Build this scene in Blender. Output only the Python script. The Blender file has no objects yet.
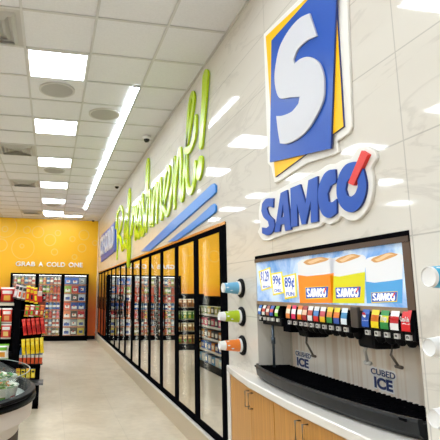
import bpy, bmesh, math, random
from mathutils import Vector, Matrix
random.seed(7)
S = bpy.context.scene
COL = S.collection
W = 1.412; H = 3.65; D = 14.9; CAMZ = 1.4167
XL = -7.2; YB = -3.2
# ---------------------------------------------------------------- camera
yaw, pitch, roll, FPX, CX, CY = .1845, .1825, .0113, 470.6, 141.0, 205.65
f_ = Vector((math.sin(yaw)*math.cos(pitch), math.cos(yaw)*math.cos(pitch), math.sin(pitch)))
r0 = Vector((math.cos(yaw), -math.sin(yaw), 0)); u0 = r0.cross(f_)
r_ = r0*math.cos(roll)+u0*math.sin(roll); u_ = -r0*math.sin(roll)+u0*math.cos(roll)
cd = bpy.data.cameras.new('camera'); cam = bpy.data.objects.new('camera', cd); COL.objects.link(cam)
cd.sensor_fit = 'HORIZONTAL'; cd.sensor_width = 36; cd.lens = FPX/440*36
cd.shift_x = (220-CX)/440; cd.shift_y = (CY-220)/440
cd.clip_start = .05; cd.clip_end = 100
M3 = Matrix((r_, u_, -f_)).transposed()
cam.matrix_world = Matrix.Translation((0, 0, CAMZ)) @ M3.to_4x4()
S.camera = cam
def ray(px, py): return f_ + r_*((px-CX)/FPX) - u_*((py-CY)/FPX)
def onx(px, py, X=W):            # pixel -> (y, z) on the plane x = X
    d = ray(px, py); t = X/d.x; return (t*d.y, CAMZ+t*d.z)
def ony(px, py, Y=D):
    d = ray(px, py); t = Y/d.y; return (t*d.x, CAMZ+t*d.z)
# ---------------------------------------------------------------- materials
MATS = {}
def mat(name, col, rough=.5, metal=0, emit=0, spec=.5, coat=0):
    if name in MATS: return MATS[name]
    m = bpy.data.materials.new(name); m.use_nodes = True
    b = m.node_tree.nodes['Principled BSDF']
    b.inputs['Base Color'].default_value = (*col, 1); b.inputs['Roughness'].default_value = rough
    b.inputs['Metallic'].default_value = metal; b.inputs['Specular IOR Level'].default_value = spec
    b.inputs['Coat Weight'].default_value = coat; b.inputs['Coat Roughness'].default_value = .08
    if emit:
        b.inputs['Emission Color'].default_value = (*col, 1); b.inputs['Emission Strength'].default_value = emit
    MATS[name] = m; return m
def hexc(h):
    v = [int(h[i:i+2], 16)/255 for i in (0, 2, 4)]
    return tuple(c/12.92 if c <= .04045 else ((c+.055)/1.055)**2.4 for c in v)
def C(h, rough=.5, **k): return mat('paint_'+h+'_%d' % int(rough*100)+''.join(sorted('%s%s' % i for i in k.items())), hexc(h), rough, **k)
class NT:
    def __init__(s, m): s.t = m.node_tree; s.n = s.t.nodes; s.l = s.t.links; s.b = s.n['Principled BSDF']
    def add(s, ty, **k):
        n = s.n.new(ty)
        for a, v in k.items(): setattr(n, a, v)
        return n
    def pos(s): return s.add('ShaderNodeNewGeometry').outputs['Position']
    def math(s, op, a, b=None, c=None):
        n = s.add('ShaderNodeMath', operation=op)
        for i, v in enumerate((a, b, c)):
            if v is None: continue
            if isinstance(v, (int, float)): n.inputs[i].default_value = v
            else: s.l.new(v, n.inputs[i])
        return n.outputs[0]
    def mix(s, fac, a, b):
        n = s.add('ShaderNodeMix', data_type='RGBA')
        for i, v in ((0, fac), (6, a), (7, b)):
            if isinstance(v, tuple): n.inputs[i].default_value = (*v, 1)
            elif isinstance(v, (int, float)): n.inputs[i].default_value = v
            else: s.l.new(v, n.inputs[i])
        return n.outputs[2]
    def noise(s, vec, scale, detail=4, dist=0, rough=.5):
        n = s.add('ShaderNodeTexNoise'); n.inputs['Scale'].default_value = scale; n.inputs['Detail'].default_value = detail
        n.inputs['Distortion'].default_value = dist; n.inputs['Roughness'].default_value = rough
        if vec is not None: s.l.new(vec, n.inputs['Vector'])
        return n.outputs['Fac']
    def ramp(s, fac, a, b):
        n = s.add('ShaderNodeMapRange'); n.inputs['From Min'].default_value = a; n.inputs['From Max'].default_value = b
        s.l.new(fac, n.inputs['Value']); return n.outputs[0]
    def sep(s, v):
        n = s.add('ShaderNodeSeparateXYZ'); s.l.new(v, n.inputs[0]); return n.outputs
    def line(s, v, off, pitch, w):   # 1 on the joint lines
        q = s.math('ABSOLUTE', s.math('SUBTRACT', s.math('WRAP', s.math('SUBTRACT', v, off), pitch/2, -pitch/2), 0))
        return s.math('LESS_THAN', q, w/2)
def m_marble():
    m = mat('marble_tile', hexc('ddd6cb'), .05); k = NT(m); p = k.pos(); x, y, z = k.sep(p)
    mp = k.add('ShaderNodeMapping'); mp.inputs['Rotation'].default_value = (.9, 0, 0); mp.inputs['Scale'].default_value = (1, .35, 1.6); k.l.new(p, mp.inputs['Vector'])
    n1 = k.noise(mp.outputs[0], 1.7, 6, 1.4, .55)
    v = k.math('ABSOLUTE', k.math('SUBTRACT', n1, .5)); vein = k.math('SUBTRACT', 1, k.ramp(v, 0, .022))
    cl = k.ramp(k.noise(mp.outputs[0], 1.1, 3), .35, .7)
    c = k.mix(cl, hexc('dbd4c8'), hexc('e3ded4'))
    c = k.mix(k.math('MULTIPLY', vein, .26), c, hexc('b3aba1'))
    ln = k.math('MAXIMUM', k.line(y, 1.64, 1.22, .006), k.line(z, 2.447, .397, .006))
    c = k.mix(k.math('MULTIPLY', ln, .4), c, hexc('8b857d'))
    k.l.new(c, k.b.inputs['Base Color']); return m
def m_floor():
    m = mat('floor_stone', hexc('c8bca8'), .3); k = NT(m); p = k.pos(); x, y, z = k.sep(p)
    n = k.noise(p, 2.2, 8, .6, .65); n2 = k.noise(p, 14, 5)
    c = k.mix(k.ramp(n, .3, .7), hexc('bdae95'), hexc('d6cab5'))
    c = k.mix(k.math('MULTIPLY', k.ramp(n2, .4, .75), .3), c, hexc('a89c8a'))
    ln = k.math('MAXIMUM', k.line(x, .2, .61, .006), k.line(y, .1, 1.22, .006))
    c = k.mix(k.math('MULTIPLY', ln, .3), c, hexc('948873'))
    k.l.new(c, k.b.inputs['Base Color']); return m
def m_ceiling():
    m = mat('ceiling_tile', hexc('cfcecb'), .9, spec=.1); k = NT(m); p = k.pos()
    n = k.noise(p, 60, 3); c = k.mix(k.math('MULTIPLY', k.ramp(n, .35, .7), .5), hexc('eeeef0'), hexc('e4e4e6'))
    k.l.new(c, k.b.inputs['Base Color']); return m
def m_orange():
    m = mat('mural_paint', hexc('f6a500'), .45); k = NT(m); p = k.pos(); x, y, z = k.sep(p)
    c = k.mix(k.ramp(z, 2.6, 3.65), hexc('ffbb00'), hexc('ffc814'))
    c = k.mix(k.ramp(z, .8, 1.75), hexc('ff7426'), c)
    k.l.new(c, k.b.inputs['Base Color']); return m
def m_wood():
    m = mat('oak_veneer', hexc('c59a62'), .4); k = NT(m); p = k.pos()
    mp = k.add('ShaderNodeMapping'); mp.inputs['Scale'].default_value = (1, 30, 1.2); k.l.new(p, mp.inputs['Vector'])
    n = k.noise(mp.outputs[0], 2.2, 5, .4); c = k.mix(k.ramp(n, .3, .72), hexc('b27c38'), hexc('cf9444'))
    k.l.new(c, k.b.inputs['Base Color']); return m
def m_steel():
    m = mat('brushed_steel', hexc('f7efe3'), .25, .3); k = NT(m); p = k.pos()
    mp = k.add('ShaderNodeMapping'); mp.inputs['Scale'].default_value = (1, 90, .6); k.l.new(p, mp.inputs['Vector'])
    n = k.noise(mp.outputs[0], 2, 3); k.l.new(k.ramp(n, -.7, 2.6), k.b.inputs['Roughness'])
    n2 = k.noise(mp.outputs[0], .35, 2); k.l.new(k.mix(k.ramp(n2, .45, .62), hexc('f6eee2'), hexc('e6d5c2')), k.b.inputs['Base Color'])  # vertical streaks in the colour stand for wear and for painted-in reflections
    return m
def m_header():
    m = mat('backlit_sky_print', hexc('8fbbe6'), .3); k = NT(m); p = k.pos()
    n = k.noise(p, 5, 6, .6, .6); c = k.mix(k.ramp(n, .38, .6), hexc('5b98da'), hexc('c9dcf2'))
    k.l.new(c, k.b.inputs['Base Color']); k.l.new(c, k.b.inputs['Emission Color']); k.b.inputs['Emission Strength'].default_value = .12
    return m
def m_doorglass():
    m = mat('reflective_glass', (1, 1, 1), .05); k = NT(m); out = k.n['Material Output']
    g = k.add('ShaderNodeBsdfGlossy'); g.inputs['Roughness'].default_value = .012; g.inputs['Color'].default_value = (.93, .91, .87, 1)
    t = k.add('ShaderNodeBsdfTransparent'); t.inputs['Color'].default_value = (.85, .87, .86, 1)
    x = k.add('ShaderNodeMixShader'); x.inputs[0].default_value = .86
    k.l.new(t.outputs[0], x.inputs[1]); k.l.new(g.outputs[0], x.inputs[2]); k.l.new(x.outputs[0], out.inputs['Surface']); return m
def m_glass(name, fac=.08):
    m = mat(name, (1, 1, 1), .05); k = NT(m); out = k.n['Material Output']
    g = k.add('ShaderNodeBsdfGlossy'); g.inputs['Roughness'].default_value = .02
    t = k.add('ShaderNodeBsdfTransparent'); t.inputs['Color'].default_value = (.95, .97, .96, 1)
    x = k.add('ShaderNodeMixShader'); x.inputs[0].default_value = fac
    k.l.new(t.outputs[0], x.inputs[1]); k.l.new(g.outputs[0], x.inputs[2]); k.l.new(x.outputs[0], out.inputs['Surface']); return m
MARBLE, FLOOR, CEIL, ORANGE, WOOD, STEEL, HEADER, DGLASS = m_marble(), m_floor(), m_ceiling(), m_orange(), m_wood(), m_steel(), m_header(), m_doorglass()
CLEAR = m_glass('clear_glass'); CLEAR2 = m_glass('clear_case_glass', .07)
BLACK = mat('black_metal', (.004, .004, .005), .6, spec=0); BLACKM = mat('black_plastic', (.005, .005, .006), .5, spec=.1)
WHITE = C('efeeec', .4); WALLW = C('d9d6d0', .8); QUARTZ = C('e6e1d8', .2)
BLUE = mat('logo_blue', hexc('0a4fb2'), .35, spec=.3); YEL = mat('logo_yellow', hexc('ffc400'), .4, spec=.2); RED = mat('logo_red', hexc('e0281f'), .4)
SIGNW = mat('sign_white', hexc('cfcfd4'), .5); NAVY = mat('logo_navy', hexc('16307c'), .35); BACK = mat('sign_backing', hexc('eeeae2'), .5)
LIME = mat('lime_acrylic', hexc('bbdb04'), .22); SKYB = mat('swoosh_blue', hexc('1f7fd6'), .3, spec=.3)
LAMP = mat('lamp_diffuser', (.85, .93, 1), .5, emit=7.5); STRIP = mat('strip_diffuser', (.85, .93, 1), .5, emit=8.0)
LED = mat('led_strip', (1, .97, .88), .5, emit=3.0); COOLLED = mat('cooler_led', (1, .98, .94), .5, emit=3.0)
CHROME = mat('chrome', (.8, .8, .8), .15, 1); GREY = C('8f8f8d', .5); DGREY = C('3a3a3c', .5)
# ---------------------------------------------------------------- mesh builder
ORI = {}
class MB:
    def __init__(s): s.v = []; s.f = []; s.mi = []; s.m = 0; s.sm = []
    def add(s, vs, fs, smooth=False):
        o = len(s.v); s.v += [tuple(v) for v in vs]
        for f in fs: s.f.append([i+o for i in f]); s.mi.append(s.m); s.sm.append(smooth)
        return s
    def box(s, x0, x1, y0, y1, z0, z1):
        vs = [(x, y, z) for x in (x0, x1) for y in (y0, y1) for z in (z0, z1)]
        return s.add(vs, [(0, 1, 3, 2), (4, 6, 7, 5), (0, 4, 5, 1), (2, 3, 7, 6), (0, 2, 6, 4), (1, 5, 7, 3)])
    def rbox(s, x0, x1, y0, y1, z0, z1, r=.01):
        bm = bmesh.new(); bmesh.ops.create_cube(bm, size=1)
        for v in bm.verts: v.co = Vector(((x0+x1)/2+v.co.x*(x1-x0), (y0+y1)/2+v.co.y*(y1-y0), (z0+z1)/2+v.co.z*(z1-z0)))
        bmesh.ops.bevel(bm, geom=bm.edges[:], offset=r, segments=2, affect='EDGES', profile=.6)
        bm.verts.index_update(); s.add([v.co for v in bm.verts], [[v.index for v in f.verts] for f in bm.faces]); bm.free(); return s
    def lathe(s, prof, o, ax=(0, 0, 1), n=28, a0=0, a1=2*math.pi, sx=1, sy=1):
        ax = Vector(ax).normalized(); t = Vector((1, 0, 0)) if abs(ax.x) < .9 else Vector((0, 1, 0))
        if abs(ax.z) > .9: A, B = Vector((1, 0, 0)), Vector((0, 1, 0))
        else: A = Vector((0, 0, 1)); B = ax.cross(A)
        full = abs(a1-a0-2*math.pi) < 1e-6; m = n if full else n+1
        vs = []; P2 = []; brk = set()
        for q, (r, h) in enumerate(prof):
            P2.append((r, h))
            if 0 < q < len(prof)-1:
                a = Vector((r-prof[q-1][0], h-prof[q-1][1])); b = Vector((prof[q+1][0]-r, prof[q+1][1]-h))
                if a.length > 1e-7 and b.length > 1e-7 and a.angle(b) > .6: brk.add(len(P2)-1); P2.append((r, h))
        prof = P2
        for r, h in prof:
            for i in range(m):
                a = a0+(a1-a0)*i/n; vs.append(Vector(o)+ax*h+A*(math.cos(a)*r*sx)+B*(math.sin(a)*r*sy))
        fs = []
        for j in range(len(prof)-1):
            if j in brk: continue
            for i in range(n):
                i2 = (i+1) % m; fs.append((j*m+i, j*m+i2, (j+1)*m+i2, (j+1)*m+i))
        return s.add(vs, fs, True)
    def tube(s, pts, r, n=8):
        pts = [Vector(p) for p in pts]; vs = []; fs = []
        for i, p in enumerate(pts):
            d = (pts[min(i+1, len(pts)-1)]-pts[max(i-1, 0)]).normalized()
            a = d.cross(Vector((0, 0, 1)));
            if a.length < .1: a = d.cross(Vector((1, 0, 0)))
            a.normalize(); b = d.cross(a); rr = r[i] if isinstance(r, (list, tuple)) else r
            vs += [p+a*math.cos(2*math.pi*k/n)*rr+b*math.sin(2*math.pi*k/n)*rr for k in range(n)]
        for i in range(len(pts)-1):
            for k in range(n): fs.append((i*n+k, i*n+(k+1) % n, (i+1)*n+(k+1) % n, (i+1)*n+k))
        fs += [tuple(range(n)), tuple((len(pts)-1)*n+k for k in reversed(range(n)))]
        return s.add(vs, fs, True)
    def shape(s, polys, depth, frame, bevel=0):   # filled 2D outline (holes allowed) extruded along the frame's normal
        cu = bpy.data.curves.new('t', 'CURVE'); cu.dimensions = '2D'; cu.fill_mode = 'BOTH'; cu.extrude = max(depth/2-bevel, 0)
        cu.bevel_depth = bevel; cu.offset = -bevel; cu.bevel_resolution = 1
        for pl in polys:
            sp = cu.splines.new('POLY'); sp.points.add(len(pl)-1); sp.use_cyclic_u = True
            for i, (a, b) in enumerate(pl): sp.points[i].co = (a, b, 0, 1)
        s._curve(cu, depth, frame); return s
    def _curve(s, cu, depth, frame, fit=None):
        ob = bpy.data.objects.new('t', cu); me = bpy.data.meshes.new_from_object(ob)
        co = [v.co.copy() for v in me.vertices]
        if fit and co:
            u0, v0, u1, v1 = fit; xs = [c.x for c in co]; ys = [c.y for c in co]
            kx = (u1-u0)/(max(xs)-min(xs)); ky = (v1-v0)/(max(ys)-min(ys)); mx, my = min(xs), min(ys)
            for c in co: c.x = u0+(c.x-mx)*kx; c.y = v0+(c.y-my)*ky
        O, U, V, N = frame
        s.add([O+U*c.x+V*c.y+N*(c.z+depth/2) for c in co], [list(p.vertices) for p in me.polygons])
        bpy.data.objects.remove(ob); bpy.data.curves.remove(cu); bpy.data.meshes.remove(me)
    def text(s, txt, depth, frame, fit, bold=0, shear=0):
        cu = bpy.data.curves.new('t', 'FONT'); cu.body = txt; cu.size = 1; cu.extrude = depth/2; cu.offset = bold; cu.shear = shear
        s._curve(cu, depth, frame, fit); return s
    def build(s, name, mats, parent=None, **k):
        me = bpy.data.meshes.new(name); o = Vector((0, 0, 0))
        if parent is not None: o = ORI[parent.name]
        elif 'at' in k: o = Vector(k.pop('at'))
        me.from_pydata([Vector(v)-o for v in s.v], [], s.f)
        for m in (mats if isinstance(mats, (list, tuple)) else [mats]): me.materials.append(m)
        me.polygons.foreach_set('material_index', s.mi); me.polygons.foreach_set('use_smooth', s.sm)
        bm = bmesh.new(); bm.from_mesh(me); bmesh.ops.recalc_face_normals(bm, faces=bm.faces[:]); bm.to_mesh(me); bm.free()
        me.update(); ob = bpy.data.objects.new(name, me); COL.objects.link(ob)
        ORI[ob.name] = o
        if parent is not None: ob.parent = parent
        else: ob.location = o
        for a, b in k.items(): ob[a] = b
        return ob
def wf(X=W): return (Vector((X, 0, 0)), Vector((0, -1, 0)), Vector((0, 0, 1)), Vector((-1, 0, 0)))   # facing -x
def bf(Y=D): return (Vector((0, Y, 0)), Vector((1, 0, 0)), Vector((0, 0, 1)), Vector((0, -1, 0)))     # facing -y
def wpoly(pts, X=W): return [(-a, b) for a, b in (onx(px, py, X) for px, py in pts)]
def thing(name, loc, label, cat, group=None):
    o = bpy.data.objects.new(name, None); COL.objects.link(o); o.location = loc; o.empty_display_size = .1
    o['label'] = label; o['category'] = cat
    if group: o['group'] = group
    ORI[o.name] = Vector(loc); return o
def struct(name, mb, m): return mb.build(name, m, kind='structure')
def smooth(pl, ang=42, n=4):
    out = []; N = len(pl); P = [Vector(p) for p in pl]
    def corner(i):
        a = (P[i]-P[i-1]); b = (P[(i+1) % N]-P[i]); return a.length < 1e-9 or b.length < 1e-9 or a.angle(b) > math.radians(ang)
    cs = [corner(i) for i in range(N)]
    for i in range(N):
        p1, p2 = P[i], P[(i+1) % N]; p0 = p1-(p2-p1) if cs[i] else P[i-1]; p3 = p2+(p2-p1) if cs[(i+1) % N] else P[(i+2) % N]
        for k in range(n):
            t = k/n; q = .5*((2*p1)+(p2-p0)*t+(2*p0-5*p1+4*p2-p3)*t*t+(3*p1-p0-3*p2+p3)*t**3); out.append((q.x, q.y))
    return out
ORDN = ['first', 'second', 'third', 'fourth', 'fifth', 'sixth', 'seventh', 'eighth', 'ninth', 'tenth', 'eleventh', 'twelfth', 'thirteenth', 'fourteenth', 'fifteenth', 'sixteenth', 'seventeenth', 'eighteenth']
# ---------------------------------------------------------------- setting
struct('floor', MB().box(XL, W+1.2, YB, D+.1, -.1, 0), FLOOR)
struct('ceiling', MB().box(XL, W+1.2, YB, D+.1, H+.012, H+.1), CEIL)
g = MB()
x = -.336-.61*11
while x < W: g.box(x-.011, x+.011, YB, D, H, H+.011); x += .61
y = 3.57-.61*11
while y < D: g.box(XL, W, y-.011, y+.011, H+.0005, H+.011); y += .61
g.box(W-.015, W, YB, D, H-.002, H+.011); g.box(XL, W, D-.02, D, H-.002, H+.011)
struct('trim_1', g, C('d6d5d2', .6))
# right wall with the opening of the doors and the niche of the dispenser
NY0, NY1, NZ0, NZ1 = 1.655, 3.135, .87, 1.678
DY0, DY1, DZ0, DZ1 = 3.69, 14.34, .21, 2.005
w = MB()
w.box(W, W+.12, YB, D, DZ1, H); w.box(W, W+.12, DY1, D, 0, DZ1); w.box(W, W+.12, NY1, DY0, 0, DZ1)
w.box(W, W+.12, YB, NY0, 0, DZ1); w.box(W, W+.12, NY0, NY1, 0, NZ0); w.box(W, W+.12, NY0, NY1, NZ1, DZ1); w.box(W, W+.12, DY0, DY1, 0, DZ0)
w.box(W+.12, W+.26, NY1, NY1+.05, NZ0, NZ1); w.box(W+.12, W+.26, NY0-.05, NY0, NZ0, NZ1)
struct('wall_right', w, MARBLE)
struct('wall_back', MB().box(XL, W+1.2, D, D+.1, 0, H), ORANGE)
struct('wall_left', MB().box(XL-.1, XL, YB, D, 0, H), WALLW)
struct('wall_front', MB().box(XL, W+1.2, YB-.1, YB, 0, H), WALLW)
struct('baseboard_right', MB().box(W-.022, W, DY0+.02, D, 0, .19), C('bfae93', .35))
struct('trim_2', MB().box(W-.03, W, DY0+.02, D, .19, .208), C('dcd8d0', .3))
struct('baseboard_back', MB().box(XL, W-.03, D-.015, D, 0, .1), BLACKM)
struct('trim_3', MB().box(W-.012, W, D-.012, D, .2, H), C('d8d0c4', .5))
# painted rings of the mural
rg = MB()
for px, py, r in [(23, 248, .345), (22, 246, .075), (50, 240, .19), (58, 233, .1), (38, 232, .19), (27, 230, .12), (84, 235, .17), (72.5, 239, .095), (82, 248, .14), (54.5, 252, .11), (74.5, 257, .09), (95, 243, .24), (5, 226, .36), (5, 229, .1), (1, 245, .2), (-14, 240, .3), (-30, 250, .2)]:
    a, b = ony(px, py); th = .03 if r < .3 else .022
    if a-r < XL or a+r > W: r = min(r, W-a-.01)
    for q in range(40):
        t0, t1 = 2*math.pi*q/40, 2*math.pi*(q+1)/40
        rg.add([(a+R*math.cos(t), D-.003, b+R*math.sin(t)) for R, t in ((r, t0), (r, t1), (r-th, t1), (r-th, t0))], [(0, 1, 2, 3)])
rg.build('trim_4', C('fbc95a', .45), kind='structure')
# interior room behind the glass doors
b = MB(); X1 = W+.72
b.box(X1, X1+.05, DY0, DY1, 0, 2.2); b.box(W+.12, X1, DY0-.05, DY0, 0, 2.2); b.box(W+.12, X1, DY1, DY1+.05, 0, 2.2); b.box(W+.12, X1, DY0, DY1, 2.1, 2.2)
struct('wall_inner', b, C('5a574f', .7))
# ---------------------------------------------------------------- ceiling lights, vents, speakers, domes
PX0 = -.336
rown = {}
for ci in range(4):
    for k in range(-3, 6):
        x0 = PX0-1.83*ci; y0 = 4.18+1.83*k
        if x0 < XL: continue
        vis = ci == 0 and k >= 0
        if vis: lab = 'square glowing ceiling panel, %s from the camera above the aisle' % ORDN[k]
        else: lab = 'square ceiling panel light, %s from the front in the %s row left of the aisle' % (ORDN[k+3], ORDN[ci-1]) if ci else 'square ceiling panel light of the aisle row, %s behind the camera' % ORDN[-k-1]
        t = thing('ceiling_light', (x0+.305, y0+.305, H), lab, 'ceiling light', 'square ceiling panel lights')
        m = MB(); e = .012
        for a in ((x0+e, x0+.03, y0+e, y0+.61-e), (x0+.58, x0+.61-e, y0+e, y0+.61-e), (x0+.03, x0+.58, y0+e, y0+.03), (x0+.03, x0+.58, y0+.58, y0+.61-e)): m.box(*a, H-.006, H+.011)
        m.build('frame', WHITE, t)
        MB().box(x0+.03, x0+.58, y0+.03, y0+.58, H-.001, H+.009).build('diffuser', LAMP, t)
def strip_light(x0, x1, y0, y1, lab):
    t = thing('strip_light', ((x0+x1)/2, (y0+y1)/2, H), lab, 'ceiling light')
    m = MB().box(x0-.012, x0, y0, y1, H-.02, H-.002).box(x1, x1+.012, y0, y1, H-.02, H-.002)
    if y1-y0 > x1-x0: m.box(x0, x1, y0-.012, y0, H-.02, H-.002).box(x0, x1, y1, y1+.012, H-.02, H-.002)
    m.build('frame', C('b8b7b4', .6), t)
    MB().box(x0, x1, y0, y1, H-.016, H-.004).build('diffuser', STRIP, t)
strip_light(.8, .86, 4.78, 10.6, 'long narrow glowing strip light on the ceiling beside the green lettering')
strip_light(.8, .86, 10.85, 12.75, 'short narrow strip light at the far end of the long strip')
strip_light(.8, .86, -1.5, 2.9, 'narrow ceiling strip light overhead in front of the drink dispenser')
strip_light(-.25, .82, 14.1, 14.17, 'thin cross strip light on the ceiling in front of the orange wall')
for n, (k, s) in enumerate(((0, ''), (6, ''), (10, ''), (16, ''))):
    x0 = PX0-.61; y0 = 3.57+.61*k
    t = thing('ceiling_vent', (x0+.305, y0+.305, H), 'louvred metal air vent in the ceiling, %s from the camera' % ORDN[n], 'vent', 'ceiling air vents')
    MB().box(x0+.012, x0+.598, y0+.012, y0+.598, H+.004, H+.011).build('backing', C('c4c2bd', .5), t)
    for q in range(4):
        a = .055+.06*q; m = MB()
        for (p0, p1) in (((a, a), (.61-a, a)), ((.61-a, a), (.61-a, .61-a)), ((.61-a, .61-a), (a, .61-a)), ((a, .61-a), (a, a))):
            u = Vector((p1[0]-p0[0], p1[1]-p0[1], 0)).normalized(); nn = Vector((-u.y, u.x, 0))
            A = Vector((x0+p0[0], y0+p0[1], 0)); B = Vector((x0+p1[0], y0+p1[1], 0))
            vs = [A+Vector((0, 0, H+.004)), B+Vector((0, 0, H+.004)), B+(nn-u)*.03+Vector((0, 0, H-.022)), A+(nn+u)*.03+Vector((0, 0, H-.022)),
                  A+Vector((0, 0, H+.001)), B+Vector((0, 0, H+.001)), B+(nn-u)*.03+Vector((0, 0, H-.026)), A+(nn+u)*.03+Vector((0, 0, H-.026))]
            m.add(vs, [(0, 1, 2, 3), (4, 7, 6, 5), (0, 4, 5, 1), (3, 2, 6, 7), (0, 3, 7, 4), (1, 5, 6, 2)])
        m.build('louvre', C('c0bdb6', .4), t)
for n, (sx, sy) in enumerate(((-.03, 5.08), (.575, 5.7), (-.03, 8.75), (-.03, 12.4))):
    lab = ['round white ceiling speaker right behind the nearest light panel', 'round ceiling speaker between the light panels and the long strip light', 'round ceiling speaker behind the third light panel', 'far round ceiling speaker before the last light panel'][n]
    t = thing('ceiling_speaker', (sx, sy, H), lab, 'speaker', 'round ceiling speakers')
    MB().lathe([(.2, .011), (.2, -.004), (.185, -.008), (.175, -.004)], (sx, sy, H)).build('rim', C('d2d0cc', .5), t)
    MB().lathe([(.176, -.003), (.1, -.0045), (0, -.005)], (sx, sy, H)).build('grille', C('b4b2ae', .8), t)
for n, (sx, sy) in enumerate(((1.27, 6.415), (1.27, 9.6), (1.2, 14.5))):
    lab = ['white dome camera on the ceiling above the letters m and e', 'small white dome camera on the ceiling farther along the wall', 'tiny white dome camera in the far ceiling corner by the orange wall'][n]
    t = thing('dome_camera', (sx, sy, H), lab, 'security camera', 'ceiling dome cameras')
    MB().lathe([(.06, .0), (.065, -.03), (.05, -.045), (.042, -.048)], (sx, sy, H)).build('housing', WHITE, t)
    MB().lathe([(.043, -.046), (.04, -.07), (.025, -.088), (0, -.095)], (sx, sy, H)).build('lens_dome', mat('dome_black', (.02, .02, .02), .1), t)
# ---------------------------------------------------------------- logo sign
LT = (W, 2.4, 2.2)
t = thing('logo_sign', LT, 'raised blue and yellow square sign with a big white letter S', 'sign')
MB().shape([wpoly([(263.5, 34), (267.5, 163), (271, 167), (274.5, 183), (279, 181), (306, 163.5), (334, 154.5), (338, 152), (338, 147), (336.5, 141.5), (349, 133), (351.5, 127), (350.5, 100), (347, 0), (345, -43), (338, -50), (331, -48), (304, -6)], W-.014)], .014, wf(), .003).build('backing', BACK, t)
yl = [(265.7, 36.4), (275, 177), (343.2, 126.4), (334, -28)]
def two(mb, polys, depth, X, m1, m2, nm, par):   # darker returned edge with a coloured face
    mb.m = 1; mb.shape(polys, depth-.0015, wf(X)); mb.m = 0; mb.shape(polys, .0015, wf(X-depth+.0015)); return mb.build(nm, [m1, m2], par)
two(MB(), [wpoly(yl, W-.025)], .011, W-.014, YEL, NAVY, 'yellow_panel', t)
bl = [(271.4, 40.5), (269.8, 162.3), (330.5, 148.4), (337, -33)]
two(MB(), [wpoly(bl, W-.036)], .011, W-.025, BLUE, NAVY, 'blue_panel', t)
sp = [(309, 13.2), (316.4, 35.9), (306, 41), (297, 50), (293.2, 59.5), (294, 63.6), (300.5, 58.6), (308.4, 56.8), (317.5, 61.4), (322.7, 72.7), (323.9, 86.4), (322.7, 100), (316.4, 115), (307.3, 129.8), (297, 138.9), (286.8, 143.7), (279.8, 143.4), (277.7, 131), (276, 116), (282.3, 115.5), (291.4, 111.6), (298.2, 103.6), (299.5, 96.8), (289, 97.5), (280, 98.5), (276, 91), (274.3, 77.3), (276, 61.4), (280, 45.5), (289, 29.5), (299.3, 18.2)]
MB().shape([smooth(wpoly(sp, W-.048))], .012, wf(W-.036), .002).build('letter', SIGNW, t)
# ---------------------------------------------------------------- SAMCO letters
SP = {
 's': [[(273.2, 198.2), (272.8, 207.6), (268.8, 206.3), (266.5, 208), (268.6, 214.5), (273.4, 219.5), (274.4, 226), (272.6, 232), (267.7, 235.3), (262, 233.2), (261.8, 227.4), (266, 228), (268.8, 226), (268, 221.5), (263.2, 216.8), (261.2, 211), (262, 203.5), (266, 198.8)]],
 'a': [[(280.5, 193), (286.8, 189.8), (290.9, 229.6), (285, 230.8), (284.1, 223.8), (280.4, 224.8), (279.4, 231.4), (274.4, 232.6)], [(283, 203), (283.7, 216.6), (280.9, 217.6)]],
 'm': [[(290.3, 188.2), (299.9, 184.2), (305.4, 203.5), (308.2, 180.3), (317.3, 176.1), (317.6, 221.4), (310.8, 222.8), (310.5, 200.6), (305.6, 223.8), (301.5, 224.6), (296.8, 203.5), (297.2, 226), (290.9, 227.4)]],
 'c': [[(335, 169.2), (335.8, 182.6), (330.5, 185.5), (327.3, 193.5), (328.4, 201.5), (331.8, 202.3), (336.4, 198.8), (336.4, 213), (329, 218), (322, 214), (318.4, 203), (318.2, 188.6), (322.7, 176.2), (328.2, 170.5)]],
 'o': [[(357.5, 162), (351.5, 162.2), (345, 165.3), (339.3, 174), (336.4, 186.8), (337.5, 199.5), (342.7, 208.6), (350.9, 212.3), (359, 207.5), (364.3, 197), (366, 185), (364.2, 173.5), (361.3, 166)], [(351, 176.5), (346.5, 182), (345.2, 189.5), (347, 195.6), (350.5, 197), (355, 193.5), (357.8, 186.5), (357.2, 179.5)]],
 'accent': [[(362.7, 150.5), (369, 154.5), (354.5, 185.6), (349, 183.2)]]}
SX = W-.028
SW = {k: [(smooth(wpoly(q, SX), 40) if k in 'sco' else wpoly(q, SX)) for q in v] for k, v in SP.items()}
t = thing('name_sign', (W, 2.4, 1.8), 'blue raised SAMCO lettering with a red accent on white backing above the dispenser', 'sign')
bk = [(258.5, 214), (260, 226), (257.5, 232), (262, 239.5), (268.5, 240.5), (276, 237.5), (287.5, 233.5), (293.4, 232), (302, 230), (318.5, 227.2), (323, 222.5), (329, 224.5), (336, 221.5), (341, 216.5), (347, 220), (355, 220.5), (363, 215), (369.5, 204), (372.5, 191), (372.5, 176), (371, 168), (376.5, 158), (375, 152), (369, 147.5), (361, 146), (356, 150), (351, 158), (342, 160), (335, 163.5), (327, 165), (318, 171), (308, 174.5), (300, 179), (287, 184.5), (276, 190.5), (266, 194), (261, 199.5)]
MB().shape([smooth(wpoly(bk, W-.016), 60)], .016, wf(), .004).build('backing', BACK, t)
for k, v in SW.items():
    two(MB(), v, .018 if k == 'accent' else .012, W-.016, RED if k == 'accent' else BLUE, RED if k == 'accent' else NAVY, 'accent' if k == 'accent' else 'letter', t)
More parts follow.
